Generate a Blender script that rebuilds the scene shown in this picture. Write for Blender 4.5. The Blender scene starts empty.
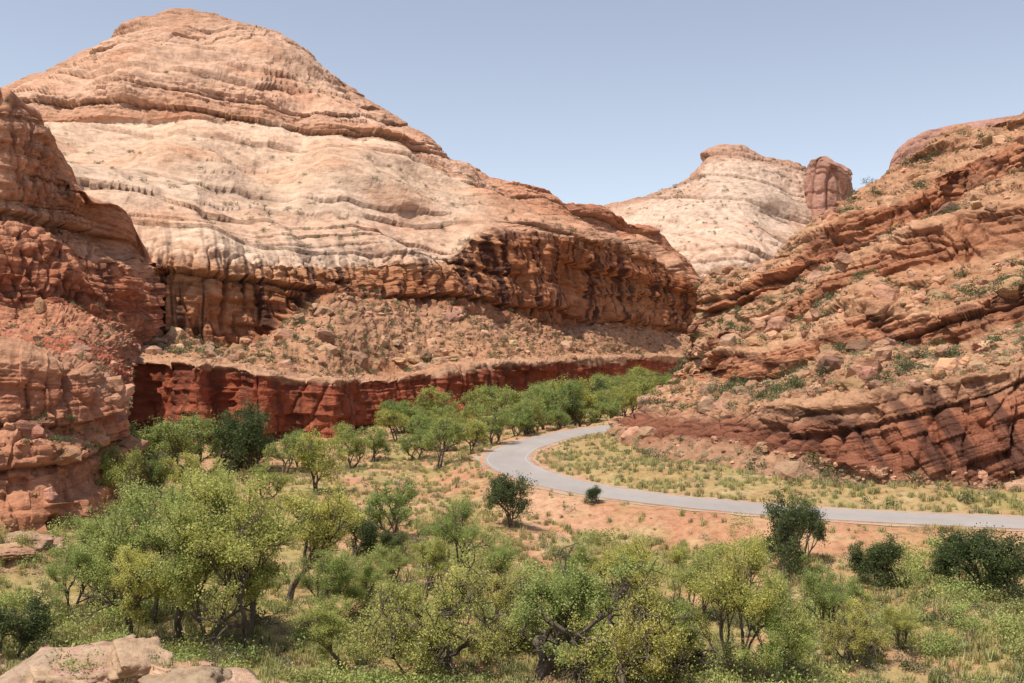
import bpy, bmesh, math, numpy as np, time
from mathutils import Vector
T0=time.time()
rng=np.random.default_rng(11)
F=995.0; CZ=20.0
scene=bpy.context.scene
# ------------------------------------------------------------------ noise
perm=rng.permutation(256).astype(np.int32)
G=rng.normal(size=(256,3)); G=(G/np.linalg.norm(G,axis=1)[:,None]).astype(np.float32)
def gn(p):
    p=np.asarray(p,dtype=np.float32)
    i=np.floor(p).astype(np.int32); f=p-i; w=f*f*f*(f*(f*6-15)+10)
    i&=255; out=np.zeros(len(p),np.float32)
    for dx in (0,1):
        a=perm[(i[:,0]+dx)&255]; wx=w[:,0] if dx else 1-w[:,0]
        for dy in (0,1):
            b=perm[(a+i[:,1]+dy)&255]; wy=w[:,1] if dy else 1-w[:,1]
            for dz in (0,1):
                c=perm[(b+i[:,2]+dz)&255]; wz=w[:,2] if dz else 1-w[:,2]
                g=G[c]
                out+=wx*wy*wz*(g[:,0]*(f[:,0]-dx)+g[:,1]*(f[:,1]-dy)+g[:,2]*(f[:,2]-dz))
    return out*1.6
def fbm(p,o=4,gain=0.5):
    p=np.asarray(p,dtype=np.float32); s=0;a=1
    for k in range(o):
        s=s+a*gn(p*(2.03**k)+k*17.3); a*=gain
    return s
def h1(i,seed=0):
    x=np.sin(i*127.1+seed*311.7)*43758.5453
    return x-np.floor(x)
def sst(a,b,x):
    t=np.clip((x-a)/(b-a),0,1); return t*t*(3-2*t)
def beds(z,th,seed):
    zz=z/th; zz=zz+0.45*np.sin(zz*1.7+seed)+0.35*np.sin(zz*0.61+seed*2)
    i=np.floor(zz); f=zz-i
    return (h1(i,seed)-0.5)*0.9+0.95*(np.sqrt(np.clip(1-f**2.2,0,1))-0.75), h1(i,seed+5), f
def gsm(A,s,axis):
    if s<=0: return A
    n=int(3*s)+1; k=np.exp(-0.5*(np.arange(-n,n+1)/s)**2); k/=k.sum()
    pad=[(0,0)]*A.ndim; pad[axis]=(n,n); B=np.pad(A,pad,mode='reflect',reflect_type='odd')
    out=np.zeros_like(A)
    L=A.shape[axis]
    for j,w in enumerate(k):
        sl=[slice(None)]*A.ndim; sl[axis]=slice(j,j+L); out+=w*B[tuple(sl)]
    return out
# ------------------------------------------------------------------ mesh helper
def new_mesh(name,V,Fa,col=None,smooth=False,mats=(),midx=None):
    V=np.asarray(V,dtype=np.float32); Fa=np.asarray(Fa,dtype=np.int32)
    me=bpy.data.meshes.new(name); n=Fa.shape[1]
    me.vertices.add(len(V)); me.vertices.foreach_set('co',V.ravel())
    me.loops.add(Fa.size); me.loops.foreach_set('vertex_index',Fa.ravel())
    me.polygons.add(len(Fa)); me.polygons.foreach_set('loop_start',np.arange(0,Fa.size,n,dtype=np.int32))
    if midx is not None: me.polygons.foreach_set('material_index',np.asarray(midx,dtype=np.int32))
    me.polygons.foreach_set('use_smooth',np.full(len(Fa),smooth))
    me.update(calc_edges=True)
    if col is not None:
        c=np.ones((len(V),4),np.float32); c[:,:3]=col
        at=me.color_attributes.new(name='Col',type='FLOAT_COLOR',domain='POINT'); at.data.foreach_set('color',c.ravel())
    for m in mats: me.materials.append(m)
    return me
def add_obj(name,me,parent=None,loc=(0,0,0)):
    o=bpy.data.objects.new(name,me); scene.collection.objects.link(o); o.location=loc
    if parent: o.parent=parent
    return o
def grid_faces(R,C,flip=False):
    i=np.arange(R*C).reshape(R,C)
    a,b,c,d=i[:-1,:-1],i[:-1,1:],i[1:,1:],i[1:,:-1]
    return np.stack([a,b,c,d] if not flip else [a,d,c,b],-1).reshape(-1,4)
# ------------------------------------------------------------------ materials
def mat_base(name):
    m=bpy.data.materials.new(name); m.use_nodes=True; nt=m.node_tree
    return m,nt,nt.nodes['Principled BSDF'],nt.nodes['Material Output']
def noise(nt,scale,detail=6,rough=0.6,vec=None,dist=0):
    n=nt.nodes.new('ShaderNodeTexNoise'); n.inputs['Scale'].default_value=scale; n.inputs['Detail'].default_value=detail
    n.inputs['Roughness'].default_value=rough; n.inputs['Distortion'].default_value=dist
    if vec is not None: nt.links.new(vec,n.inputs['Vector'])
    return n
def ramp(nt,src,stops):
    r=nt.nodes.new('ShaderNodeValToRGB'); e=r.color_ramp.elements
    while len(e)<len(stops): e.new(0.5)
    for k,(p,c) in enumerate(stops):
        e[k].position=p; e[k].color=(c[0],c[1],c[2],1) if hasattr(c,'__len__') else (c,c,c,1)
    nt.links.new(src,r.inputs[0]); return r
def mul(nt,a,b,fac=1.0,mode='MULTIPLY'):
    m=nt.nodes.new('ShaderNodeMix'); m.data_type='RGBA'; m.blend_type=mode; m.inputs[0].default_value=fac
    nt.links.new(a,m.inputs[6]); nt.links.new(b,m.inputs[7]); return m.outputs[2]
def rock_mat(name,s=1.0,bump=0.5,zs=1.0):
    m,nt,b,o=mat_base(name)
    at=nt.nodes.new('ShaderNodeAttribute'); at.attribute_name='Col'
    tc=nt.nodes.new('ShaderNodeTexCoord'); mp=nt.nodes.new('ShaderNodeMapping'); mp.inputs['Scale'].default_value=(s,s,s*zs)
    mp.inputs['Rotation'].default_value=(0,math.radians(6),0)
    nt.links.new(tc.outputs['Object'],mp.inputs['Vector'])
    n1=noise(nt,0.3,6,0.74,mp.outputs[0]); r1=ramp(nt,n1.outputs['Fac'],[(0.32,(0.64,0.55,0.50)),(0.5,(1.03,.98,.95)),(0.68,(1.27,1.24,1.22))])
    c=mul(nt,at.outputs['Color'],r1.outputs[0])
    nt.links.new(c,b.inputs['Base Color']); b.inputs['Roughness'].default_value=0.95; b.inputs['Specular IOR Level'].default_value=0.1
    n3=noise(nt,0.9,5,0.7,mp.outputs[0])
    bp=nt.nodes.new('ShaderNodeBump'); bp.inputs['Strength'].default_value=bump; bp.inputs['Distance'].default_value=1.2/s
    nt.links.new(n3.outputs['Fac'],bp.inputs['Height']); nt.links.new(bp.outputs[0],b.inputs['Normal'])
    return m
M_far=rock_mat('sandstone_distant',0.6,0.55,2.2)
M_rock=rock_mat('sandstone',1.2,0.7,1.8)
M_near=rock_mat('sandstone_close',1.8,0.65,1.8)
M_bould=rock_mat('boulder_stone',3.0,0.6)
def leaf_mat(name,trans=0.35,objvar=True):
    m,nt,b,o=mat_base(name)
    at=nt.nodes.new('ShaderNodeAttribute'); at.attribute_name='Col'
    oi=nt.nodes.new('ShaderNodeObjectInfo')
    r=ramp(nt,oi.outputs['Random'],[(0.0,(0.74,0.84,0.8)),(0.5,(1,1,1)),(1.0,(1.25,1.1,0.95))])
    c=mul(nt,at.outputs['Color'],r.outputs[0],1.0 if objvar else 0.0)
    nt.links.new(c,b.inputs['Base Color']); b.inputs['Roughness'].default_value=0.6; b.inputs['Specular IOR Level'].default_value=0.3
    t=nt.nodes.new('ShaderNodeBsdfTranslucent'); nt.links.new(c,t.inputs['Color'])
    mx=nt.nodes.new('ShaderNodeMixShader'); mx.inputs[0].default_value=trans
    nt.links.new(b.outputs[0],mx.inputs[1]); nt.links.new(t.outputs[0],mx.inputs[2]); nt.links.new(mx.outputs[0],o.inputs['Surface'])
    return m
M_leaf=leaf_mat('leaves',.45); M_shrub=leaf_mat('shrub_leaves',0.3,False)
M_bark,nt,b,o=mat_base('bark')
n=noise(nt,6,6); r=ramp(nt,n.outputs['Fac'],[(0.3,(0.05,0.035,0.028)),(0.7,(0.18,0.135,0.105))]); nt.links.new(r.outputs[0],b.inputs['Base Color']); b.inputs['Roughness'].default_value=0.95
# ------------------------------------------------------------------ rock formation builder
def normals(P):
    du=np.gradient(P,axis=1); dr=np.gradient(P,axis=0)
    N=np.cross(du,dr); N/=np.linalg.norm(N,axis=2,keepdims=True)+1e-9
    c=np.array([0,0,CZ])-P
    if (N*c).sum(2).mean()<0: N=-N
    return N
def subdivide(rows,nsub):
    out=[];rc=[]
    for k in range(len(rows)-1):
        for j in range(nsub[k]):
            t=j/nsub[k]; out.append(rows[k]*(1-t)+rows[k+1]*t); rc.append(k+t)
    out.append(rows[-1]); rc.append(len(rows)-1.0)
    return np.array(out),np.array(rc)
def rockify(name,P,rc,prof,cols,mat,seed,dip=(0,0),sc=1.0,streak=None,smooth=True,rcw=0.12,warp=2.2,tint=None,fine=1.0):
    R,C,_=P.shape
    N=normals(gsm(gsm(P,3,0),5,1)).reshape(-1,3); q=P.reshape(-1,3).copy()
    so=seed*31.7
    r=np.repeat(rc,C)
    def pr(k): return np.interp(r,prof['r'],prof[k])
    steep=np.clip(2.6*(1-np.abs(N[:,2])),.28,1)
    big=fbm(q/[45*sc,45*sc,90*sc]+so,3,.42)
    cell=gn(q/[13*sc,13*sc,60*sc]+so+9); cell2=gn(q/[5*sc,5*sc,18*sc]+so+19)
    ck=np.clip(pr('crk')/2,0,1)
    zs=q[:,2]+dip[0]*q[:,0]+dip[1]*q[:,1]+warp*sc*fbm(q/(55*sc)+so+3,3,.45)+0.25*sc*cell2*ck
    b0,c0,f0=beds(zs,19.0*sc,seed+7)
    tl=(c0-.5)*.22
    zc=zs+tl*q[:,0]*(1-ck)
    b1,c1,f1=beds(zc,8.0*sc,seed); b2,c2,f2=beds(zc,2.9*sc,seed+1); b3,c3,f3=beds(zc,0.95*sc,seed+2)
    patch=sst(-0.15,0.4,gn(q/[38*sc,38*sc,16*sc]+so+33)); patch2=sst(-0.1,0.45,gn(q/[20*sc,20*sc,8*sc]+so+35)); patch0=sst(-.5,.1,gn(q/[70*sc,70*sc,30*sc]+so+37))
    crk=np.clip(1-np.abs(cell)*8,0,1)**1.5+0.6*np.clip(1-np.abs(cell2)*6,0,1)**1.5
    blk=h1(np.floor(q[:,0]/(7*sc)+1.4*big+0.5*cell)*3.1+np.floor(zs/(5.5*sc))*7.7,seed+9)-0.5
    blk=blk+.5*(h1(np.floor(q[:,0]/(3.1*sc)+1.1*big+0.6*cell+.3*q[:,1]/(3.1*sc))*3.7+np.floor(zs/(2.3*sc))*5.3,seed+29)-0.5)
    ro=fbm(q/[3.6*sc,3.6*sc,2.0*sc]+so+50,4,0.6)
    st=pr('str')*steep
    d=pr('but')*big+pr('crk')*(0.75*cell+0.3*np.abs(cell2)) \
      +st*(1.3*b0*(.3+.7*patch0)+0.85*b1*(0.06+0.94*patch)+fine*(0.38*b2*(0.1+0.9*patch2)+0.13*b3)) \
      -pr('crk')*crk+pr('blk')*blk*steep+pr('rgh')*ro
    Nh=N*np.array([1,1,0.45]); Nh/=np.linalg.norm(Nh,axis=1)[:,None]
    q2=q+Nh*d[:,None]
    r_=r+rcw*(big+0.35*ro)+0.03*cell2
    cr=np.array([c[0] for c in cols]); cc=np.array([c[1:] for c in cols],dtype=float)
    col=np.stack([np.interp(r_,cr,cc[:,k]) for k in range(3)],-1)
    sv=pr('str')/prof.get('str_ref',2.0)
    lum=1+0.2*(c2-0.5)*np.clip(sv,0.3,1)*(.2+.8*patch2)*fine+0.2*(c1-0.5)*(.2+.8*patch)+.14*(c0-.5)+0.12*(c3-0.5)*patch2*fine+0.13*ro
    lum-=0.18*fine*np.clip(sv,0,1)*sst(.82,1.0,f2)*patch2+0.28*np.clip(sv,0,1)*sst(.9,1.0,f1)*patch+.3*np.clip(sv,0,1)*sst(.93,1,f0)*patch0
    col*=np.clip(lum,.3,1.5)[:,None]
    red=sst(0.62,0.8,c1)*0.4*np.clip(sv,0.2,1)*patch
    col=col*(1-red[:,None])+col*np.array([0.86,0.66,0.56])*red[:,None]
    gr=sst(0.1,0.9,fbm(q/[34*sc,34*sc,15*sc]+so+71,4))*0.5; col=col*(1-gr[:,None])+col*np.array([0.88,0.68,0.58])*gr[:,None]
    if streak is not None:
        s=np.interp(r,streak['r'],streak['a'])
        tx=(q[:,0]+0.4*q[:,1])/(2.6*sc)
        v=gn(np.stack([tx,tx*0.3,q[:,2]/(30*sc)],-1)+so)+0.5*gn(np.stack([tx*2.7,tx*0.7,q[:,2]/(16*sc)],-1)+so+8)
        m=sst(0.0,0.4,v+0.25*gn(q/(30*sc)+so+4))*s
        dk=np.array(streak['c']); col=col*(1-m[:,None])+dk*m[:,None]
    if tint is not None: col=col*tint(q,r,big)
    col=np.clip(col,0.01,0.9)
    P2=q2.reshape(R,C,3)
    me=new_mesh(name,q2,grid_faces(R,C),col,smooth,[mat]); ob=add_obj(name,me)
    return P2,N.reshape(R,C,3),r.reshape(R,C)
def survey_rows(rowdefs,us):
    """control rows: (bearing, elevation, distance) triples surveyed from the overlook -> world"""
    V=[];D=[]
    for rd in rowdefs:
        rd=np.array(rd,float); V.append(np.interp(us,rd[:,0],rd[:,1])); D.append(np.interp(us,rd[:,0],rd[:,2]))
    return np.array(V),np.array(D)
def tow(u,v,d): return np.stack([(u-512)/F*d,d,CZ+(341.5-v)/F*d],-1)

# ================================================================== MAIN MASSIF
us=np.linspace(-230,735,1150)
base_d=[(-230,200),(60,205),(100,210),(140,222),(175,214),(200,208),(225,224),(250,214),(275,216),(290,226),(320,226),(338,226),(350,234),(362,254),(400,268),(430,280),(470,290),(500,304),(540,330),(575,372),(610,410),(660,520),(735,600)]
bd=np.array(base_d,float)
rows=[[(u,341.5+26*F/d,d) for u,d in base_d]]
def mk(lst,offs):
    of=np.array(offs,float)
    return [(u,v,float(np.interp(u,bd[:,0],bd[:,1]))+float(np.interp(u,of[:,0],of[:,1]))) for u,v in lst]
ctop=[(-230,355),(100,352),(160,358),(200,360),(250,367),(300,377),(350,379),(362,376),(400,376),(450,369),(500,362),(560,360),(610,359),(660,357),(735,362)]
uu=sorted(set([u for u,_ in ctop]+[u for u,_ in base_d]))
full=lambda lst:[(u,float(np.interp(u,np.array(lst)[:,0],np.array(lst)[:,1]))) for u in uu]
rows.append(mk(full(ctop),[(-230,5),(735,5)]))
rows.append(mk(full([(u,v-5) for u,v in ctop]),[(-230,20),(735,28)]))
sd=np.array([(-230,205),(200,222),(300,238),(400,275),(480,305),(560,355),(610,420),(660,520),(735,600)],float)
def mk2(lst,offs):
    l=np.array(lst,float); of=np.array(offs,float); g=sorted(set(list(l[:,0])+list(sd[:,0])))
    return [(u,float(np.interp(u,l[:,0],l[:,1])),float(np.interp(u,sd[:,0],sd[:,1]))+float(np.interp(u,of[:,0],of[:,1]))) for u in g]
rows.append(mk2([(-230,335),(100,338),(160,340),(200,349),(240,350),(262,330),(290,302),(330,290),(380,290),(430,299),(480,303),(510,318),(550,330),(600,318),(650,328),(735,335)],[(-230,55),(200,55),(300,58),(480,65),(735,70)]))
rows.append(mk2([(-230,250),(100,262),(220,261),(290,266),(340,262),(400,261),(450,260),(475,236),(520,232),(560,236),(600,240),(640,250),(670,262),(700,290),(735,320)],[(-230,63),(300,66),(480,76),(735,80)]))
rows.append(mk2([(-230,175),(100,186),(160,205),(200,198),(240,210),(290,213),(350,221),(400,232),(450,238),(480,222),(520,215),(560,224),(600,230),(640,240),(735,315)],[(-230,95),(300,98),(450,104),(500,92),(735,105)]))
rows.append(mk2([(-230,140),(0,150),(100,160),(200,152),(280,182),(330,162),(380,167),(450,182),(500,200),(560,216),(735,310)],[(-230,150),(300,160),(480,150),(735,130)]))
rows.append(mk2([(-230,120),(10,131),(150,127),(280,121),(300,130),(370,141),(440,166),(500,186),(735,300)],[(-230,215),(300,220),(480,190),(735,150)]))
rows.append(mk2([(-230,100),(10,103),(60,94),(130,80),(200,76),(260,84),(290,103),(340,110),(400,135),(447,163),(735,290)],[(-230,226),(300,232),(480,203),(735,160)]))
rows.append(mk2([(-230,90),(10,97),(60,72),(85,60),(130,49),(200,45),(260,50),(300,60),(345,92),(400,132),(735,285)],[(-230,285),(300,290),(480,225),(735,170)]))
rows.append(mk2([(-230,80),(10,96.5),(60,67),(85,53),(130,32),(200,22),(240,32),(300,54),(345,90),(400,130),(735,284)],[(-230,295),(300,300),(480,230),(735,175)]))
sky=[(-230,150),(-100,120),(5,96),(30,75),(60,62),(85,45),(110,33),(135,22),(160,13),(190,9),(215,10),(235,20),(260,35),(290,42),(320,62),(345,88),(372,110),(395,128),(425,142),(447,162),(490,175),(520,178),(545,187),(560,200),(600,207),(620,214),(640,222),(660,238),(680,255),(700,285),(735,335)]
rows.append(mk2(sky,[(-230,340),(300,340),(480,250),(735,185)]))
V,D=survey_rows(rows,us)
nr=len(rows)
for k in range(3,nr):
    V[k]=np.maximum(V[k],V[-1]+(nr-1-k)*1.2)
for k in range(1,nr): V[k]=np.minimum(V[k],V[k-1]-0.8)
for k in range(nr):
    D[k]=gsm(D[k][None],4 if k<2 else (16 if k==2 else 14),1)[0]
    if k!=1: V[k]=gsm(V[k][None],4,1)[0]
D[2]=np.maximum(D[2],D[1]+7)
W=[tow(us,V[k],D[k]) for k in range(nr)]
back=W[-1].copy(); back[:,1]+=90; back[:,2]-=12; W.append(back)
b2_=back.copy(); b2_[:,1]+=320; b2_[:,2]=-8; W.append(b2_)
P,rc=subdivide(np.array(W),[75,8,50,74,54,48,44,44,38,26,28,14,10])
P=gsm(P,1.0,0)
prof={'r':[0,1,1.5,2.5,3,4,4.3,5,6,7,8,9,10,11,13],
 'but':[3.6,3.6,1.5,2.0,8,8,8,9,9,9,9,9,9,7,5],
 'str':[1.3,1.5,.5,.3,2.4,3.4,4.0,4.6,4.6,5.8,5.6,5.4,5.2,4.6,1],
 'crk':[1.3,1.4,.3,.2,3.2,2.2,.3,.1,.08,.2,.5,.3,.4,.3,0],
 'blk':[1.6,1.9,.5,.3,2.6,2.0,.6,.5,.5,1.2,2.2,1.6,2.0,1.0,0],
 'rgh':[.3,.3,.6,.8,.6,.5,.28,.25,.28,.4,.6,.5,.6,.5,.5],'str_ref':4.6}
cols=[(0,.30,.09,.05),(0.5,.32,.10,.056),(0.8,.30,.09,.05),(0.9,.26,.08,.045),(0.95,.44,.265,.17),(1.4,.43,.255,.16),(2,.41,.225,.13),(2.8,.43,.245,.15),(3.0,.34,.15,.08),(3.6,.44,.215,.11),(3.9,.47,.27,.155),(4.05,.61,.45,.335),(5,.62,.455,.34),(6,.58,.41,.295),(7,.61,.435,.32),(7.1,.45,.25,.16),(8,.54,.35,.25),(9,.55,.36,.255),(10,.54,.345,.245),(10.6,.46,.27,.18),(13,.38,.21,.145)]
def tintm(q,r,big):
    m=sst(-30,0,q[:,0]+12*big)*sst(3.2,3.8,r)*.85
    return 1-m[:,None]*(1-np.array([.82,.60,.50]))
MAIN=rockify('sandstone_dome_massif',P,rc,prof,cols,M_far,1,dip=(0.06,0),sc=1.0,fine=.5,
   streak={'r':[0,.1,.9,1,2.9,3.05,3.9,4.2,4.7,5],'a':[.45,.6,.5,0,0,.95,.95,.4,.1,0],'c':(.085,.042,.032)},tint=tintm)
print('main',time.time()-T0)

# ================================================================== REAR DOME
us=np.linspace(560,960,420)
sk=[(560,225),(600,207),(640,195),(665,184),(688,171),(697,156),(706,146),(720,140),(742,140),(757,147),(772,155),(800,160),(812,170),(830,185),(870,215),(960,260)]
rows=[[(560,360,760),(960,360,760)],[(560,300,790),(700,300,790),(960,320,790)],[(560,270,830),(700,262,820),(760,262,825),(960,300,830)],
 [(560,250,890),(640,225,900),(700,215,890),(760,215,890),(960,280,900)],[(560,235,960),(640,207,960),(700,182,950),(760,180,950),(800,190,950),(960,270,960)],
 [(560,228,990),(640,201,990),(690,180,985),(702,162,980),(740,156,980),(775,164,980),(800,170,985),(960,265,990)],[(u,v,1020) for u,v in sk]]
V,D=survey_rows(rows,us)
for k in range(len(rows)): V[k]=gsm(V[k][None],3,1)[0]
W=[tow(us,V[k],D[k]+0.006*(us-735)**2*0.35) for k in range(len(rows))]
bk=W[-1].copy(); bk[:,1]+=120; bk[:,2]-=30; W.append(bk)
P,rc=subdivide(np.array(W),[30,36,40,40,24,20,8]); P=gsm(P,2,0)
prof={'r':[0,1,2,3,4,5,6,7],'but':[18,18,20,20,14,10,6,4],'str':[4,4,5,5,6,8,6,2],'crk':[3,3,1.5,.6,.4,2.0,1.5,0],'blk':[2,2.5,1,.6,.6,3,2,0],'rgh':[.6,.6,.5,.4,.5,.9,.8,1],'str_ref':6}
cols=[(0,.42,.26,.19),(1,.48,.32,.235),(2,.56,.42,.325),(4,.58,.44,.345),(4.8,.54,.39,.30),(5.2,.42,.26,.185),(7,.40,.235,.165)]
REAR=rockify('sandstone_dome',P,rc,prof,cols,M_far,2,dip=(0.2,0),sc=2.0,fine=.5,streak={'r':[0,2,5,7],'a':[.4,.25,.1,0],'c':(.22,.12,.09)})
def tower(name,cx,cy,rx,ry,z0,z1,seed,n=180,m=140,col=(.34,.16,.12)):
    th=np.linspace(0,2*math.pi,n); t=np.linspace(0,1,m); e=.9
    rad=np.where(t<e,1.12-0.2*(t/e)**2,0.92*np.sqrt(np.clip(1-((t-e)/(1-e))**2,0,1)))
    zz=np.where(t<e,z0+(z1-z0)*t/e*0.95,z1-(z1-z0)*0.05*(1-np.sin((t-e)/(1-e)*math.pi/2)))
    P=np.zeros((m,n,3)); P[:,:,0]=cx+rx*rad[:,None]*np.cos(th)[None]; P[:,:,1]=cy+ry*rad[:,None]*np.sin(th)[None]; P[:,:,2]=zz[:,None]
    q=P.reshape(-1,3); ce=np.array([cx,cy,0]); N=q-ce; N[:,2]=0; l=np.linalg.norm(N,axis=1)[:,None]; N=N/(l+1e-3)*np.clip(l/5,0,1)
    c=gn(q/[12,12,90]+seed); b,cc,_=beds(q[:,2]+2*c,9,seed)
    d=5*c-5*np.clip(1-np.abs(c)*6,0,1)+1.6*b+1.0*fbm(q/9.0,4)
    q=q+N*d[:,None]; q[:,2]+=(7*gn(q/[12,12,500]+3)-.25*(q[:,0]-cx))*sst(0.5,1,np.repeat(t,n))
    C=np.array(col)*(1+0.4*(cc-0.5)+0.3*c)[:,None]
    return add_obj(name,new_mesh(name,q,grid_faces(m,n),np.clip(C,.02,.8),True,[M_far]))
x=(828-512)/F*960
tower('sandstone_tower',x,960,20,26,60,191,3,col=(.37,.21,.16))
us=np.linspace(889,1150,240)
rows=[[(850,360,520),(1150,340,520)],[(850,260,545),(1150,240,545)],[(880,185,548),(888,172,548),(905,150,548),(945,138,550),(1150,112,550)],[(880,184,550),(886,166,550),(893,152,553),(905,141,553),(925,131,555),(950,125,560),(1150,95,560)]]
V,D=survey_rows(rows,us); W=[tow(us,V[k],D[k]) for k in range(4)]; bk=W[-1].copy(); bk[:,0]*=620/555; bk[:,1]+=65; bk[:,2]-=60; W.append(bk)
P,rc=subdivide(np.array(W),[20,40,10,6])
prof={'r':[0,4],'but':[1,1],'str':[1,1],'crk':[1,1],'blk':[1,.7],'rgh':[.5,.5],'str_ref':2}
rockify('sandstone_ridge',P,rc,prof,[(0,.38,.21,.16),(4,.38,.21,.165)],M_far,4,sc=1.2)
print('rear',time.time()-T0)

# ================================================================== control-column lofts
def colloft(ctrl,weights,ncol):
    A=np.array(ctrl,float); Wd=np.cumsum([0]+list(weights)); s=np.linspace(0,Wd[-1],ncol); rows=[]
    for k in range(A.shape[0]):
        X=tow(A[k,:,0],A[k,:,1],A[k,:,2])
        rows.append(np.stack([np.interp(s,Wd,X[:,j]) for j in range(3)],-1))
    return rows
def fl(u,d,z=-4.0): return (u,341.5+(CZ-z)*F/d,d)
R=[]
R.append([fl(700,270),fl(640,232),fl(588,205),fl(606,166),fl(690,145),fl(780,135),fl(850,130),fl(930,126),fl(1024,123),fl(1200,118)])
R.append([(700,405,273),(648,408,236),(606,420,211),(655,440,173),(738,444,156),(803,460,143),(860,476,136),(935,484,130),(1024,488,127),(1200,488,121)])
R.append([(698,398,276),(655,398,244),(630,404,222),(690,412,184),(748,412,166),(800,408,153),(860,398,142),(935,380,137),(1024,365,134),(1200,346,129)])
R.append([(696,392,278),(662,392,252),(662,390,234),(704,382,206),(752,380,187),(804,370,175),(862,358,164),(935,342,157),(1024,326,152),(1200,296,146)])
R.append([(694,386,280),(670,384,262),(686,372,248),(710,346,234),(754,332,220),(808,314,207),(864,294,196),(936,270,188),(1022,246,180),(1200,208,174)])
R.append([(694,380,283),(680,376,270),(692,352,261),(712,316,254),(756,298,244),(812,274,234),(866,246,224),(938,212,216),(1022,180,208),(1200,136,198)])
R.append([(694,372,288),(688,364,278),(696,332,276),(716,290,270),(762,267,266),(818,230,259),(870,180,256),(944,137,256),(1024,104,250),(1200,46,240)])
ris=[[0,2,6,18,30,26,38,34,44,44],[0,2,6,14,16,24,34,40,38,44],[0,1,5,8,14,20,30,36,38,40]]
R2=R[:3]
for k in range(3):
    R2.append(R[3+k]); R2.append([(u-(.10*h_),v-h_,d+1.5+h_*.07) for (u,v,d),h_ in zip(R[3+k],ris[k])])
R2.append(R[6])
rows=colloft(R2,[20,30,45,58,60,65,75,90,140],1000)
bk=rows[-1].copy(); bk[:,1]+=45; bk[:,0]+=14; bk[:,2]-=6; rows.append(bk)
b2_=bk.copy(); b2_[:,1]+=130; b2_[:,2]=-8; rows.append(b2_)
P,rc=subdivide(np.array(rows),[26,100,60,44,54,44,58,44,60,16,10]); P=gsm(gsm(P,12,1),1.2,0)
lr=np.interp(rc,[0,2,3,9,10,11],[0,0,1,1,.2,0])[:,None]*np.ones((1,P.shape[1]))
wv=fbm(np.stack([P[:,:,0].ravel()/24,P[:,:,1].ravel()/36,np.zeros(P[:,:,0].size)],-1)+4,3).reshape(P.shape[:2]); P[:,:,2]+=3.6*wv*lr
gv=gn(np.stack([(P[:,:,0]+.3*P[:,:,1]).ravel()/15,P[:,:,2].ravel()/60,np.zeros(P[:,:,0].size)],-1)+14).reshape(P.shape[:2])
P[:,:,1]+=(7*gv+5*np.clip(1-np.abs(gv)*5,0,1))*lr; P[:,:,0]+=1.5*gv*lr
prof={'r':[0,.9,1.1,1.9,2.1,3,3.1,4,4.2,5,5.1,6,6.2,7,7.1,8,8.2,9,10,11],
 'but':[.5,1.0,2.6,2.6,2.2,2.2,4,4,3,3,4,4,3,3,4.5,4.5,3,3,2,2],
 'str':[.15,.3,1.8,2.3,1.2,1.3,2.4,2.8,1.8,2.0,2.8,3.0,2.2,2.2,3.0,3.2,2.4,2.4,.8,.3],
 'crk':[.1,.2,1.2,1.2,.25,.25,1.1,1.1,.3,.3,1.2,1.2,.35,.35,1.2,1.2,.4,.3,.1,0],
 'blk':[.1,.2,1.8,2.0,1.3,1.4,2.4,2.5,1.8,1.9,2.6,2.8,2.0,2.0,2.9,3.0,2.2,2,.3,0],
 'rgh':[.3,.4,.25,.25,.6,.6,.35,.35,.6,.6,.35,.35,.6,.6,.35,.35,.6,.6,.5,.3],'str_ref':2.2}
bn=(.47,.275,.165); rs=(.39,.185,.105)
cols=[(0,.42,.255,.16),(1,.39,.225,.14),(1.12,.22,.09,.055),(1.6,.28,.12,.072),(1.85,.41,.23,.145),(2.1,)+bn,(2.9,)+bn,(3.1,)+rs,(3.9,)+rs,(4.1,)+bn,(4.9,)+bn,(5.1,)+rs,(5.9,)+rs,(6.1,)+bn,(6.9,)+bn,(7.1,)+rs,(7.9,)+rs,(8.1,)+bn,(9,.43,.24,.145),(11,.36,.21,.14)]
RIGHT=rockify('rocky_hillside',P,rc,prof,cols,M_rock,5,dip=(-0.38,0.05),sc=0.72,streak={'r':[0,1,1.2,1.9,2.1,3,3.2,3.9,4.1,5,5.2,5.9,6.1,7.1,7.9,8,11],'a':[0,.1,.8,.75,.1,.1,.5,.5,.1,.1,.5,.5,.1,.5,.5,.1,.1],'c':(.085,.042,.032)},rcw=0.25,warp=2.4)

L=[]
L.append([fl(-300,98),fl(-60,106),fl(0,110),fl(45,114),fl(85,119),fl(104,125),fl(116,134),fl(126,150)])
L.append([(-300,455,106),(-60,450,112),(0,445,116),(45,446,119),(85,448,124),(106,452,129),(119,455,137),(128,452,152)])
L.append([(-300,440,110),(-60,436,118),(0,430,121),(45,430,124),(84,436,128),(104,446,132),(119,450,140),(127,447,154)])
L.append([(-300,352,116),(-60,352,122),(0,354,125),(45,360,128),(80,370,132),(98,394,136),(114,422,143),(125,438,157)])
L.append([(-300,330,165),(-60,332,172),(0,336,176),(45,338,181),(78,342,188),(96,350,193),(114,360,199),(128,368,207)])
L.append([(-300,290,185),(-60,303,193),(0,308,200),(45,315,207),(85,318,216),(120,321,226),(148,325,240),(166,332,262)])
L.append([(-300,190,193),(-60,225,200),(0,238,207),(45,236,215),(82,240,222),(114,256,232),(146,264,246),(162,285,268)])
L.append([(-300,180,200),(-60,215,208),(0,225,214),(42,222,222),(78,226,228),(110,250,237),(142,258,250),(161,278,270)])
L.append([(-300,70,208),(-60,85,214),(0,99,220),(20,122,226),(45,168,230),(90,182,238),(108,240,250),(152,262,268)])
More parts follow.
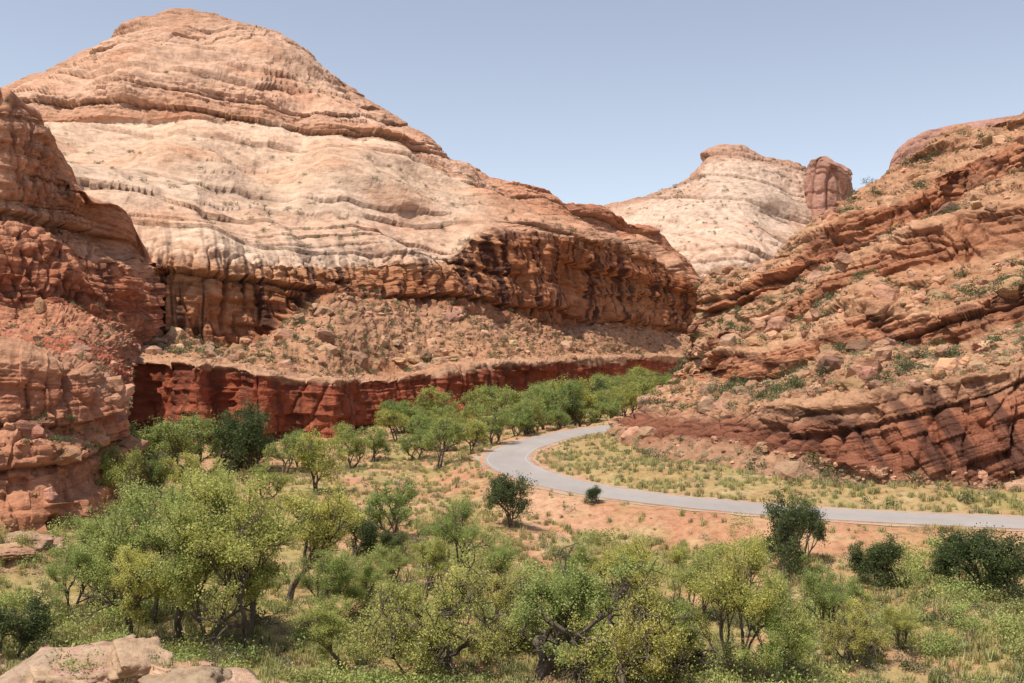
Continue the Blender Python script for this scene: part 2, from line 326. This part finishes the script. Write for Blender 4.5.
rows=colloft(L,[90,60,45,42,32,26,26],650)
bk=rows[-1].copy(); bk[:,1]+=25; bk[:,2]-=3; rows.append(bk)
b2_=bk.copy(); b2_[:,1]+=60; b2_[:,2]=-5; rows.append(b2_)
P,rc=subdivide(np.array(rows),[50,20,90,34,32,85,18,95,10,8]); P=gsm(gsm(P,6,1),1.2,0)
prof={'r':[0,1,2,3,3.3,4,5,6,7,8,9,10],
 'but':[2.6,2.6,3,3,1.2,1.6,5,6,6,6.5,3,2],
 'str':[1.6,1.7,2.0,2.0,.6,.5,1.8,2.6,2.2,3.4,1.4,.3],
 'crk':[.9,.9,1.1,1.1,.3,.3,1.7,2.0,1.2,1.6,.2,0],
 'blk':[2.2,2.2,2.6,2.6,.5,.5,2.6,2.8,1.4,2.8,.5,0],
 'rgh':[.25,.25,.25,.3,.5,.6,.35,.3,.35,.3,.4,.3],'str_ref':1.8}
cols=[(0,.46,.235,.14),(1,.44,.21,.125),(2,.47,.24,.148),(2.6,.41,.175,.105),(3,.48,.27,.17),(3.4,.36,.12,.07),(3.9,.36,.125,.075),(4.2,.43,.205,.125),(4.9,.43,.20,.12),(5.2,.36,.14,.08),(6,.45,.215,.13),(7,.49,.27,.17),(8,.48,.26,.165),(10,.43,.23,.15)]
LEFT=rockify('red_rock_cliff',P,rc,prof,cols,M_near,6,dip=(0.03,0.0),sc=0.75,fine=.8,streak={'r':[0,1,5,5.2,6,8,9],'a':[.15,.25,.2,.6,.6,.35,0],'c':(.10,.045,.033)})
print('lofts',time.time()-T0)

# ================================================================== ROAD + GROUND
rp=np.array([(170,92),(120,98),(90,102.5),(63.7,107.9),(56.4,109.6),(43.9,112.7),(33.8,116.4),(23.3,122.5),(14.1,129.6),(6.7,139.6),(1.2,154),(-1.5,168),(.4,185),(6.0,202),(13.5,218),(24,233),(36,246),(44,280),(50,340),(64,400),(92,480)],float)
seg=np.cumsum([0]+list(np.linalg.norm(np.diff(rp,axis=0),axis=1))); s=np.arange(0,seg[-1],1.0)
road=np.stack([np.interp(s,seg,rp[:,0]),np.interp(s,seg,rp[:,1])],-1); road=gsm(road,5,0)
tan=np.gradient(road,axis=0); tan/=np.linalg.norm(tan,axis=1)[:,None]; nor=np.stack([-tan[:,1],tan[:,0]],-1)
def road_dist(x,y):
    D=np.empty(len(x)); S=np.empty(len(x)); rr=road[::2]; tt=tan[::2]
    for a in range(0,len(x),40000):
        X=x[a:a+40000,None]-rr[None,:,0]; Y=y[a:a+40000,None]-rr[None,:,1]; d2=X*X+Y*Y; k=d2.argmin(1); j=np.arange(len(k))
        D[a:a+40000]=np.sqrt(d2[j,k]); S[a:a+40000]=tt[k,0]*Y[j,k]-tt[k,1]*X[j,k]
    return D,S
def ground_z(x,y):
    x=np.asarray(x,float); y=np.asarray(y,float)
    d,s=road_dist(x,y); p=np.stack([x,y,0*x],-1)
    near=s>0
    z=np.where(near,-2.2*sst(6,15,d),0.9*sst(6,16,d))
    z+= (0.8*fbm(p/22.0+5,3)+0.3*fbm(p/5.0+9,3))*sst(5,10,d)
    z-=0.12*sst(4.2,6,d)
    z+=0.34*np.clip(52-y,0,60)
    z+=3.9*np.exp(-(np.abs(x+25)/13)**3-((y-57)/4.5)**2)
    z+=3.6*np.exp(-((x+49)/7)**2-((y-93)/8)**2)
    return z
def axis(lo,hi,step,far,lo_far):
    a=np.arange(lo,hi,step); g=[];v=hi;st=step
    while v<far: g.append(v); st*=1.25; v+=st
    g.append(far); h=[];v=lo;st=step
    while v>lo_far: st*=1.25; v-=st; h.append(max(v,lo_far))
    return np.array(h[::-1]+list(a)+g)
gx=axis(-110,110,0.55,5000,-5000); gy=axis(45,300,0.6,6000,-600)
X,Y=np.meshgrid(gx,gy); x=X.ravel(); y=Y.ravel(); z=ground_z(x,y)
p=np.stack([x,y,0*x],-1); d,sgn=road_dist(x,y)
dirt=np.array([.47,.285,.18]); dirt2=np.array([.42,.22,.13]); gras=np.array([.27,.25,.09]); dry=np.array([.44,.35,.19])
a=sst(-.5,.5,fbm(p/14.0+2,4)); col=dirt*(1-a[:,None])+dirt2*a[:,None]
g=sst(-.15,.45,fbm(p/9.0+31,5)); g=np.maximum(g*0.75,sst(110,80,y)*0.65*sst(-.6,.2,fbm(p/6.0+3,4)))*sst(5,9,d)
bank=np.exp(-((d-9.5)/3.5)**2)*(sgn>0)*sst(-20,0,x)*sst(60,35,x); g*=1-0.85*bank
gi=sst(0,.3,(sgn<0)*sst(6,8,d)); g=np.maximum(g,gi*0.5)
g*=1-np.exp(-(np.abs(x+25)/14)**4-((y-57)/5)**2)
col=col*(1-g[:,None])+gras*g[:,None]
e=sst(.1,.6,fbm(p/4.0+77,4))*0.5; col=col*(1-e[:,None])+dry*e[:,None]
G_mat=rock_mat('valley_soil',3.0,0.5)
add_obj('ground',new_mesh('ground',np.stack([x,y,z],-1),grid_faces(len(gy),len(gx)),col,True,[G_mat]))
M_asph,nt,b,o=mat_base('asphalt')
n=noise(nt,0.5,8,.7); r=ramp(nt,n.outputs['Fac'],[(0.3,(.29,.25,.23)),(0.7,(.38,.335,.31))]); n2=noise(nt,30,4); r2=ramp(nt,n2.outputs['Fac'],[(0.3,.88),(0.7,1.1)])
nt.links.new(mul(nt,r.outputs[0],r2.outputs[0]),b.inputs['Base Color']); b.inputs['Roughness'].default_value=.9
M_grav,nt,b,o=mat_base('gravel')
n=noise(nt,2,8,.7); r=ramp(nt,n.outputs['Fac'],[(0.3,(.33,.23,.16)),(0.7,(.45,.34,.25))]); nt.links.new(r.outputs[0],b.inputs['Base Color']); b.inputs['Roughness'].default_value=.95
M_wht,nt,b,o=mat_base('worn_white_paint'); b.inputs['Base Color'].default_value=(.48,.45,.42,1)
M_yel,nt,b,o=mat_base('worn_yellow_paint'); b.inputs['Base Color'].default_value=(.36,.31,.23,1)
def ribbon(name,a,bb,z,mat,parent,wob=0.0,n=2):
    c=road; nn=nor; offs=np.linspace(a,bb,n)
    P=np.zeros((len(c),n,3))
    for j,of in enumerate(offs):
        w=wob*gn(np.stack([c[:,0]/3,c[:,1]/3,0*c[:,0]+of],-1)) if (j in (0,n-1) and wob) else np.zeros(len(c))
        P[:,j,:2]=c+nn*(of+w)[:,None]; P[:,j,2]=z
    return add_obj(name,new_mesh(name,P.reshape(-1,3),grid_faces(len(c),n),None,False,[mat]),parent)
rd=bpy.data.objects.new('road',None); scene.collection.objects.link(rd)
ribbon('gravel_shoulder',-5.2,5.2,-0.02,M_grav,rd,wob=1.1,n=6)
ribbon('asphalt_surface',-3.9,3.9,0.03,M_asph,rd,wob=.25,n=4)
ribbon('edge_line_inner',-3.3,-3.2,0.036,M_wht,rd); ribbon('edge_line_outer',3.2,3.3,0.036,M_wht,rd)
ribbon('centre_line',-.06,.06,0.036,M_yel,rd)
print('ground',time.time()-T0)

# ================================================================== VEGETATION
def rand_unit(n,r_): v=r_.normal(size=(n,3)); return v/np.linalg.norm(v,axis=1)[:,None]
def leaf_quads(c,size,r_,up=0.5,asp=0.65):
    n=len(c); a=rand_unit(n,r_); nrm=rand_unit(n,r_)+np.array([0,0,up]); b=np.cross(nrm,a); b/=np.linalg.norm(b,axis=1)[:,None]+1e-6
    s=(size*r_.uniform(.6,1.4,n))[:,None]
    V=np.stack([c-a*s*.5,c+b*s*asp*.5,c+a*s*.5,c-b*s*asp*.5],1).reshape(-1,3)
    return V,np.arange(4*n).reshape(-1,4)
def tube(path,rad,sides=5):
    path=np.array(path); n=len(path); t=np.gradient(path,axis=0); t/=np.linalg.norm(t,axis=1)[:,None]+1e-9
    ref=np.where(np.abs(t[:,2:3])>.9,np.array([[1.,0,0]]),np.array([[0,0,1.]])); u=np.cross(t,ref); u/=np.linalg.norm(u,axis=1)[:,None]; v=np.cross(t,u)
    th=np.arange(sides)*2*math.pi/sides
    V=path[:,None]+(u[:,None]*np.cos(th)[None,:,None]+v[:,None]*np.sin(th)[None,:,None])*np.array(rad)[:,None,None]
    Fq=[]
    for i in range(n-1):
        for j in range(sides):
            k=(j+1)%sides; Fq.append((i*sides+j,i*sides+k,(i+1)*sides+k,(i+1)*sides+j))
    return V.reshape(-1,3),np.array(Fq)
def make_tree(name,seed,H,spread,nleaf,lsize,colA,colB,stems=1,trunk=.25,clus=.55,lean=.15,levels=4,up=.25,gap=-.3,width=1.0,lowcut=.12,tr=.026,wig=.17):
    r_=np.random.default_rng(seed); VV=[];FF=[];off=0;tips=[]
    def grow(p,d,L,rad,lev):
        nonlocal off
        pts=[p];n=5
        for i in range(n-1):
            d=d+r_.normal(size=3)*wig+np.array([0,0,up*.12]); d/=np.linalg.norm(d); pts.append(pts[-1]+d*L/(n-1))
        rr=np.linspace(rad,rad*.62,n); v,f=tube(pts,rr,6 if lev<2 else 4); VV.append(v);FF.append(f+off);off+=len(v)
        if lev>=2:
            for q in pts[1:]: tips.append(q)
        if lev<levels:
            k=r_.integers(3,5) if lev>0 else r_.integers(3,6)
            for j in range(k):
                a=rand_unit(1,r_)[0]; a-=a.dot(d)*d; a/=np.linalg.norm(a)
                ang=r_.uniform(.35,1.0)*spread
                nd=d*math.cos(ang)+a*math.sin(ang)+np.array([0,0,up*.3]); nd/=np.linalg.norm(nd)
                st=pts[-1] if j<2 else pts[r_.integers(2,n)]
                grow(st,nd,L*r_.uniform(.58,.85),rad*.55,lev+1)
    for s_ in range(stems):
        a=r_.uniform(0,6.28); dd=np.array([math.cos(a)*lean,math.sin(a)*lean,1.]); dd/=np.linalg.norm(dd)
        grow(np.array([math.cos(a)*.25*(stems>1),math.sin(a)*.25*(stems>1),-.3]),dd,H*trunk*r_.uniform(.85,1.15)+.3,H*tr/(stems**.4),0)
    V=np.concatenate(VV); Fq=np.concatenate(FF)
    tp=np.array(tips); zmax=np.percentile(tp[:,2],99); sc=H/zmax; V*=sc; tp*=sc
    wr=np.percentile(np.hypot(tp[:,0],tp[:,1]),92); ws=width*H*.5/wr; V[:,:2]*=ws; tp[:,:2]*=ws
    keep=(gn(tp/1.7+seed)>gap)&(tp[:,2]>H*lowcut); tp=tp[keep]
    k=r_.integers(0,len(tp),nleaf)
    cc=tp[k]+r_.normal(size=(nleaf,3))*clus*np.array([1,1,.7])*r_.uniform(.3,1.0,nleaf)[:,None]
    cc=cc[cc[:,2]>.15]; kk=len(cc)
    lv,lf=leaf_quads(cc,lsize,r_)
    m=sst(-.6,.6,gn(cc/1.1+seed*3))*.6+r_.uniform(0,.4,kk)
    lc=np.array(colA)*(1-m[:,None])+np.array(colB)*m[:,None]; lc*=r_.uniform(.8,1.2,kk)[:,None]
    col=np.concatenate([np.full((len(V),3),.1),np.repeat(lc,4,axis=0)])
    return new_mesh(name,np.concatenate([V,lv]),np.concatenate([Fq,lf+len(V)]),col,False,[M_bark,M_leaf],np.r_[np.zeros(len(Fq)),np.ones(len(lf))])
YG1=(.28,.33,.085);YG2=(.60,.61,.21); DG1=(.06,.085,.03);DG2=(.16,.20,.07); MG1=(.24,.29,.08);MG2=(.50,.54,.17)
big=[make_tree('cottonwood_mesh%d'%i,100+i,10,[.8,.9,.8,.9][i],24000,.135,YG1,YG2,stems=[2,2,1,1][i],trunk=.26,clus=.45,lean=.22,up=.4,gap=-.1,width=[.8,.9,.75,.9][i],lowcut=.24) for i in range(4)]
wide=[make_tree('cottonwood_wide%d'%i,200+i,8,1.25,22000,.13,(.30,.34,.09),(.60,.60,.22),stems=2,trunk=.26,clus=.42,lean=.6,up=.1,gap=0.0,width=1.4,lowcut=.26,tr=.045,wig=.3) for i in range(2)]
mid=[make_tree('tree_mid%d'%i,300+i,8,.9,8000,.22,MG1,MG2,stems=2,trunk=.22,clus=.45,lean=.25,up=.35,gap=-.12,width=.95) for i in range(3)]
dark=[make_tree('tree_dark%d'%i,400+i,6,1.0,10000,.18,DG1,DG2,stems=3,trunk=.16,clus=.5,lean=.3,up=.3,width=1.0,lowcut=.05) for i in range(3)]
print('trees',time.time()-T0)
def place(name,me,H0,u,vb,vt,parent=None,wf=1.0):
    d=22*F/(vb-341.5)
    for _ in range(4):
        x=(u-512)/F*d; zg=float(ground_z([x],[d])[0]); d=(CZ-zg)*F/(vb-341.5)
    x=(u-512)/F*d; zg=float(ground_z([x],[d])[0]); h=(vb-vt)*d/F
    o=add_obj(name,me,parent,(x,d,zg-.05)); s=h/H0; o.scale=(s*wf,s*wf,s); o.rotation_euler=(0,0,rng.uniform(0,6.28)); return o
ct='cottonwood_tree'
for (u,vb,vt,k,w) in [(112,605,504,0,1.1),(150,625,490,1,1.0),(183,640,503,2,1.0),(208,646,494,0,.95),(250,644,480,1,1.0),(290,604,490,3,1.1),(222,585,472,3,1.1),(85,585,518,2,1.2),(325,625,552,1,1.1),(170,600,488,2,1.1),(130,640,545,3,1.1),(72,612,545,1,1.1),(365,610,555,0,1.2),
    (738,684,545,1,.85),(775,694,580,0,1.0),(700,622,554,1,1.1),(645,610,542,2,1.1),(825,640,570,1,1.0),(455,585,503,1,.9),(425,600,538,2,1.1),(570,595,542,0,1.2),(500,600,548,3,1.2),(610,600,550,1,1.2),(860,615,578,0,1.2),(395,590,547,1,1.2),(680,585,547,3,1.2),(340,672,595,3,1.1),(900,650,605,1,1.1)]:
    place(ct,big[k],10,u,vb,vt,wf=w)
for (u,vb,vt,k,w) in [(532,680,554,0,1.1),(445,672,560,1,1.0),(622,684,566,1,.95),(400,648,568,0,.9),(680,668,582,0,.9),(850,655,596,1,1.),(490,645,572,1,1.),(580,650,568,0,1.)]:
    place(ct,wide[k],8,u,vb,vt,wf=w)
for (u,vb,vt,k,w) in [(160,482,420,0,1.1),(135,478,424,1,1.1),(195,475,416,1,1.0),(318,492,434,2,.9),(350,468,428,1,1.0),(440,468,421,0,.95),(388,540,480,1,.95),(240,470,432,2,1.0),(285,475,434,0,1.0),(418,460,428,1,1.1),(372,462,428,2,1.1),(520,440,398,0,1.1),(490,448,408,1,1.1),(545,430,388,2,1.1),(470,455,421,0,1.1),(118,510,450,0,.8),(14,520,478,1,.9),(562,425,382,0,1.),(580,422,378,1,1.),(300,468,430,1,1.),(225,465,430,0,1.1),(180,500,455,2,1.1),(265,500,462,1,1.1),(150,500,455,1,1.)]:
    place(ct,mid[k],8,u,vb,vt,wf=w)
for (u,vb,vt,k,w) in [(215,472,416,0,1.1),(256,472,408,1,1.0),(513,526,474,2,1.0),(350,560,512,0,1.1),(395,560,532,1,1.4),(784,578,500,1,.75),(803,562,505,2,.7),(900,588,538,0,1.2),(870,585,548,1,1.1),(985,590,528,2,1.3),(1024,600,548,0,1.2),(955,585,548,1,1.2),(10,660,600,1,1.2),(600,525,508,0,1.5)]:
    place('juniper_tree',dark[k],6,u,vb,vt,wf=w)
dt=bpy.data.objects.new('distant_trees',None); scene.collection.objects.link(dt)
for i in range(150):
    d=rng.uniform(205,460); t_=rng.uniform(0,1); xl=np.interp(d,[205,240,300,380,460],[-40,-30,-2,22,50]); xr=np.interp(d,[205,225,260,300,460],[2,12,44,60,90]); xx=xl+(xr-xl)*t_
    if abs(road_dist(np.array([xx]),np.array([d]))[0][0])<6.5: continue
    z_=float(ground_z([xx],[d])[0]); h=rng.uniform(4.5,9)*(1.2 if d>240 else .8)
    k=rng.integers(0,9); me=(mid+mid+mid[:2]+dark[:1])[k]; H0=8 if k<8 else 6
    o=add_obj('tree',me,dt,(xx,d,z_)); s_=h/H0; o.scale=(s_*1.15,s_*1.15,s_); o.rotation_euler=(0,0,rng.uniform(0,6))
def scatter(name,protos,pts,scl,mat,tint=None,seed=0,smooth=False,tilt=0):
    r_=np.random.default_rng(seed); VV=[];FF=[];CC=[];off=0
    w=r_.integers(0,len(protos),len(pts))
    for k,(pv,pf,pc) in enumerate(protos):
        I=np.where(w==k)[0]
        if len(I)==0: continue
        a=r_.uniform(0,6.28,len(I)); ca,sa=np.cos(a),np.sin(a); s=scl[I]
        x=pv[None,:,0]*ca[:,None]-pv[None,:,1]*sa[:,None]; y=pv[None,:,0]*sa[:,None]+pv[None,:,1]*ca[:,None]; z=np.repeat(pv[None,:,2],len(I),0)
        if tilt:
            tx=r_.normal(size=len(I))*tilt; c_,s_=np.cos(tx)[:,None],np.sin(tx)[:,None]; y,z=y*c_-z*s_,y*s_+z*c_
        V=np.stack([x,y,z],-1)*s[:,None,None]+pts[I][:,None,:]
        Fq=pf[None]+(np.arange(len(I))*len(pv))[:,None,None]+off; off+=V.shape[0]*V.shape[1]
        c=np.repeat(pc[None],len(I),0)
        if tint is not None: c=c*tint[I][:,None,:]
        VV.append(V.reshape(-1,3));FF.append(Fq.reshape(-1,pf.shape[1]));CC.append(c.reshape(-1,3))
    return add_obj(name,new_mesh(name,np.concatenate(VV),np.concatenate(FF),np.concatenate(CC),smooth,[mat]))
def bush(seed,n,ls,A,B,flat=.75,asp=.5):
    r_=np.random.default_rng(seed); cl=rand_unit(9,r_)*[.6,.6,.5]; cl[:,2]=np.abs(cl[:,2])*flat+.15
    c=cl[r_.integers(0,9,n)]+r_.normal(size=(n,3))*.2; c[:,2]=np.abs(c[:,2])
    v,f=leaf_quads(c,ls,r_,asp=asp); m=r_.uniform(0,1,n)*.5+.5*np.clip(c[:,2],0,1); col=np.array(A)*(1-m[:,None])+np.array(B)*m[:,None]
    return v,f,np.repeat(col,4,0)
def tuft(seed,n,h,A,B):
    r_=np.random.default_rng(seed); b=r_.normal(size=(n,3))*.16; b[:,2]=0; d=rand_unit(n,r_)*.5; d[:,2]=1; L=(h*r_.uniform(.5,1.1,n))[:,None]
    t=b+d*L; w=np.cross(d,[0,0,1.]); w/=np.linalg.norm(w,axis=1)[:,None]; w*=.035
    V=np.stack([b-w,b+w,t+w*.3,t-w*.3],1).reshape(-1,3); m=r_.uniform(0,1,n)[:,None]; col=np.array(A)*(1-m)+np.array(B)*m
    return V,np.arange(4*n).reshape(-1,4),np.repeat(col,4,0)
sage=[bush(i,110,.2,(.20,.20,.11),(.42,.39,.23)) for i in range(5)]
green=[bush(20+i,300,.11,(.20,.24,.065),(.47,.48,.16),1.0) for i in range(5)]
darkb=[bush(40+i,170,.17,(.055,.072,.03),(.15,.175,.07),.9) for i in range(4)]
grs=[tuft(60+i,34,.6,(.28,.28,.09),(.56,.49,.24)) for i in range(5)]
def region(n,y0,y1,pw=1.6):
    y=y0+(y1-y0)*rng.uniform(0,1,n)**pw; x=(rng.uniform(-.56,.56,n))*y+rng.normal(size=n)
    return x,y
def on_ground(n,y0,y1,rmin,thr,sd,fs=8.0,pw=1.6):
    x,y=region(n,y0,y1,pw=pw); d,s=road_dist(x,y); p=np.stack([x,y,0*x],-1)
    k=(d>rmin)&(fbm(p/fs+sd,3)>thr)&~((s>0)&(d<13)&(x>-2)&(x<42)&(rng.uniform(0,1,n)<.8))
    k&=~((np.abs(x+24)<13)&(y<61)&(y>50)&(rng.uniform(0,1,n)<.88))
    x,y=x[k],y[k]; return np.stack([x,y,ground_z(x,y)],-1)
def tnt(n,v=.15): return np.clip(1+rng.normal(size=(n,1))*v+rng.normal(size=(n,3))*.05,.5,1.6)
p_=on_ground(4800,52,330,5.5,-.2,40); scatter('sagebrush',sage,p_,rng.uniform(.35,1.0,len(p_)),M_shrub,tnt(len(p_)),1)
p_=on_ground(2100,54,118,8,-.05,60,12.0); scatter('willow_shrubs',green,p_,rng.uniform(.7,2.1,len(p_)),M_shrub,tnt(len(p_)),2)
p_=on_ground(520,56,200,8,.1,80); scatter('dark_shrubs',darkb,p_,rng.uniform(.5,1.5,len(p_)),M_shrub,tnt(len(p_)),3)
p_=on_ground(26000,50,260,5.0,-.25,100,5.0,1.5); scatter('grass',grs,p_,rng.uniform(.5,1.3,len(p_)),M_shrub,tnt(len(p_),.2),4)
print('scatter',time.time()-T0)
def proto_rock(seed,sub=1,amp=.25,flat=(.45,.75)):
    bm=bmesh.new(); bmesh.ops.create_icosphere(bm,subdivisions=sub,radius=1)
    v=np.array([x.co[:] for x in bm.verts]); f=np.array([[y.index for y in x.verts] for x in bm.faces]); bm.free()
    r_=np.random.default_rng(seed); Rm=np.linalg.qr(r_.normal(size=(3,3)))[0]; w=v@Rm; mx=np.abs(w).max(1)[:,None]; v=(w/mx**.9)@Rm.T*.8
    v=v*(1+amp*fbm(v*.9+seed*7,3)[:,None])
    if sub>3: b,_,_=beds(v[:,2]*1.0+.1*gn(v*2),.3,seed); v[:,:2]*=(1+.12*b)[:,None]; v*=(1+.05*fbm(v*5+seed,4))[:,None]
    v*=np.array([1,r_.uniform(.6,1),r_.uniform(*flat)])
    return v,f,np.ones((len(v),3))
rocks=[proto_rock(i,2) for i in range(8)]
def sample(S,n,fn):
    P2,N2,r2=S; w=fn(r2,P2,N2).astype(float).ravel(); w/=w.sum(); k=rng.choice(len(w),n,p=w); return P2.reshape(-1,3)[k],r2.ravel()[k]
def nz(P,s,r): return fbm(P.reshape(-1,3)/s,2).reshape(r.shape)
def talus_m(r,P,N): return (sst(1.3,1.8,r)*(1-sst(2.95,3.1,r)))*(P[:,:,2]>2)
p_,_=sample(MAIN,3600,lambda r,P,N:talus_m(r,P,N)); s_=.25+rng.pareto(2.4,len(p_))*.4; s_=np.clip(s_,.25,3.2)
c=np.array([.45,.28,.18])*tnt(len(p_),.18); scatter('talus_boulders',rocks,p_,s_,M_rock,c,5,tilt=.5)
bench=lambda r:((r>2.05)&(r<2.95))|((r>4.1)&(r<4.9))|((r>6.1)&(r<6.9))|((r>8.1)&(r<8.9))
p_,_=sample(RIGHT,4200,lambda r,P,N:(1-sst(1.0,1.15,r))*.8+bench(r)*np.where(r<4,1,.6)); s_=np.clip(.18+rng.pareto(2.1,len(p_))*.32,.15,3.0)
c=np.array([.45,.27,.17])*tnt(len(p_),.2); scatter('hillside_boulders',rocks,p_,s_,M_rock,c,6,tilt=.5)
p_,_=sample(LEFT,1100,lambda r,P,N:((r>3)&(r<5))*1.+((r>0.9)&(r<2.1))*.5+(r<1)*.15); s_=np.clip(.2+rng.pareto(2.4,len(p_))*.3,.15,2.2)
c=np.array([.44,.24,.155])*tnt(len(p_),.2); scatter('cliff_boulders',rocks,p_,s_,M_rock,c,7,tilt=.5)
p1,_=sample(MAIN,1100,lambda r,P,N:talus_m(r,P,N)); p2,_=sample(MAIN,650,lambda r,P,N:((r>4)&(r<9.5)&(N[:,:,2]>.5))*(nz(P,30.,r)>.1))
p_=np.concatenate([p1,p2]); scatter('talus_shrubs',darkb,p_,rng.uniform(.6,2.0,len(p_)),M_shrub,tnt(len(p_))*1.1,8)
p_,_=sample(RIGHT,1900,lambda r,P,N:(r<.95)*2.4+((r>2)&(r<3))*.5+bench(r)*.12); scatter('hillside_sagebrush',sage,p_,rng.uniform(.35,1.1,len(p_)),M_shrub,tnt(len(p_)),9)
p_,_=sample(RIGHT,760,lambda r,P,N:((r<1)*.7+bench(r)*(.35+(nz(P,14.,r)>.1)))*1.); p_[:,2]+=.15; scatter('hillside_junipers',darkb,p_,rng.uniform(.7,2.1,len(p_)),M_shrub,tnt(len(p_))*1.1,10)
p_,_=sample(LEFT,320,lambda r,P,N:((r>3)&(r<5.2))*1.+((r>1)&(r<2.2))*.6+.05*(r>7)); scatter('cliff_shrubs',darkb+sage[:2],p_,rng.uniform(.4,1.3,len(p_)),M_shrub,tnt(len(p_)),12)
p_,_=sample(REAR,300,lambda r,P,N:((r>2)&(r<6))*(nz(P,60.,r)>.05)*1.); scatter('dome_shrubs',darkb,p_,rng.uniform(1.2,3.0,len(p_)),M_shrub,tnt(len(p_)),13)
hr=[proto_rock(50+i,5,.25,(.28,.42)) for i in range(5)]
n=70; x=rng.uniform(-38,-10,n); y=rng.uniform(54.5,62,n); z=ground_z(x,y)
s_=np.clip(.4+rng.pareto(1.6,n)*.6,.4,2.6); pr_=np.stack([x,y,z-.15],-1)
n=16; x=rng.uniform(-56,-44,n); y=rng.uniform(86,99,n); z=ground_z(x,y); pr_=np.concatenate([pr_,np.stack([x,y,z-.2],-1)]); s_=np.r_[s_,rng.uniform(1,3.4,n)]
c=np.array([.45,.30,.205])*tnt(len(pr_),.12); scatter('sandstone_slabs',hr,pr_,s_,M_bould,c,14,smooth=True,tilt=.12)
n=500; x,y=region(n,54,150); d,_=road_dist(x,y); k=d>5; x,y=x[k],y[k]; z=ground_z(x,y); scatter('scattered_stones',rocks,np.stack([x,y,z],-1),np.clip(.1+rng.pareto(2.5,len(x))*.15,.1,.8),M_rock,np.array([.44,.29,.2])*tnt(len(x),.15),15,tilt=.4)
print('all',time.time()-T0)
# ================================================================== LIGHT / SKY / CAMERA
sd_=Vector((-.30,-.24,.92)).normalized()
el=math.asin(sd_.z); az=math.atan2(sd_.x,sd_.y)
w=bpy.data.worlds.new('World'); scene.world=w; w.use_nodes=True; nt=w.node_tree; bg=nt.nodes['Background']
sk=nt.nodes.new('ShaderNodeTexSky'); sk.sky_type='NISHITA'; sk.sun_disc=False; sk.sun_elevation=el; sk.sun_rotation=az; sk.altitude=1600; sk.air_density=1.0; sk.dust_density=2.5; sk.ozone_density=1.0
hs=nt.nodes.new('ShaderNodeHueSaturation'); hs.inputs['Saturation'].default_value=.58; hs.inputs['Value'].default_value=1.14
nt.links.new(sk.outputs[0],hs.inputs['Color']); nt.links.new(hs.outputs[0],bg.inputs['Color']); bg.inputs['Strength'].default_value=.15
sl=bpy.data.lights.new('sun','SUN'); sl.energy=5.0; sl.angle=math.radians(.5); sl.color=(1,.94,.83); so=bpy.data.objects.new('sun',sl); scene.collection.objects.link(so); so.rotation_euler=sd_.to_track_quat('Z','Y').to_euler(); so.location=(0,0,300)
cam=bpy.data.cameras.new('camera'); cam.lens=35; cam.sensor_width=36; cam.clip_end=12000; co=bpy.data.objects.new('camera',cam); scene.collection.objects.link(co); co.location=(0,0,CZ); co.rotation_euler=(math.radians(90),0,0); scene.camera=co
scene.view_settings.view_transform='Standard'; scene.view_settings.look='None'; scene.view_settings.exposure=0
print('done',time.time()-T0)
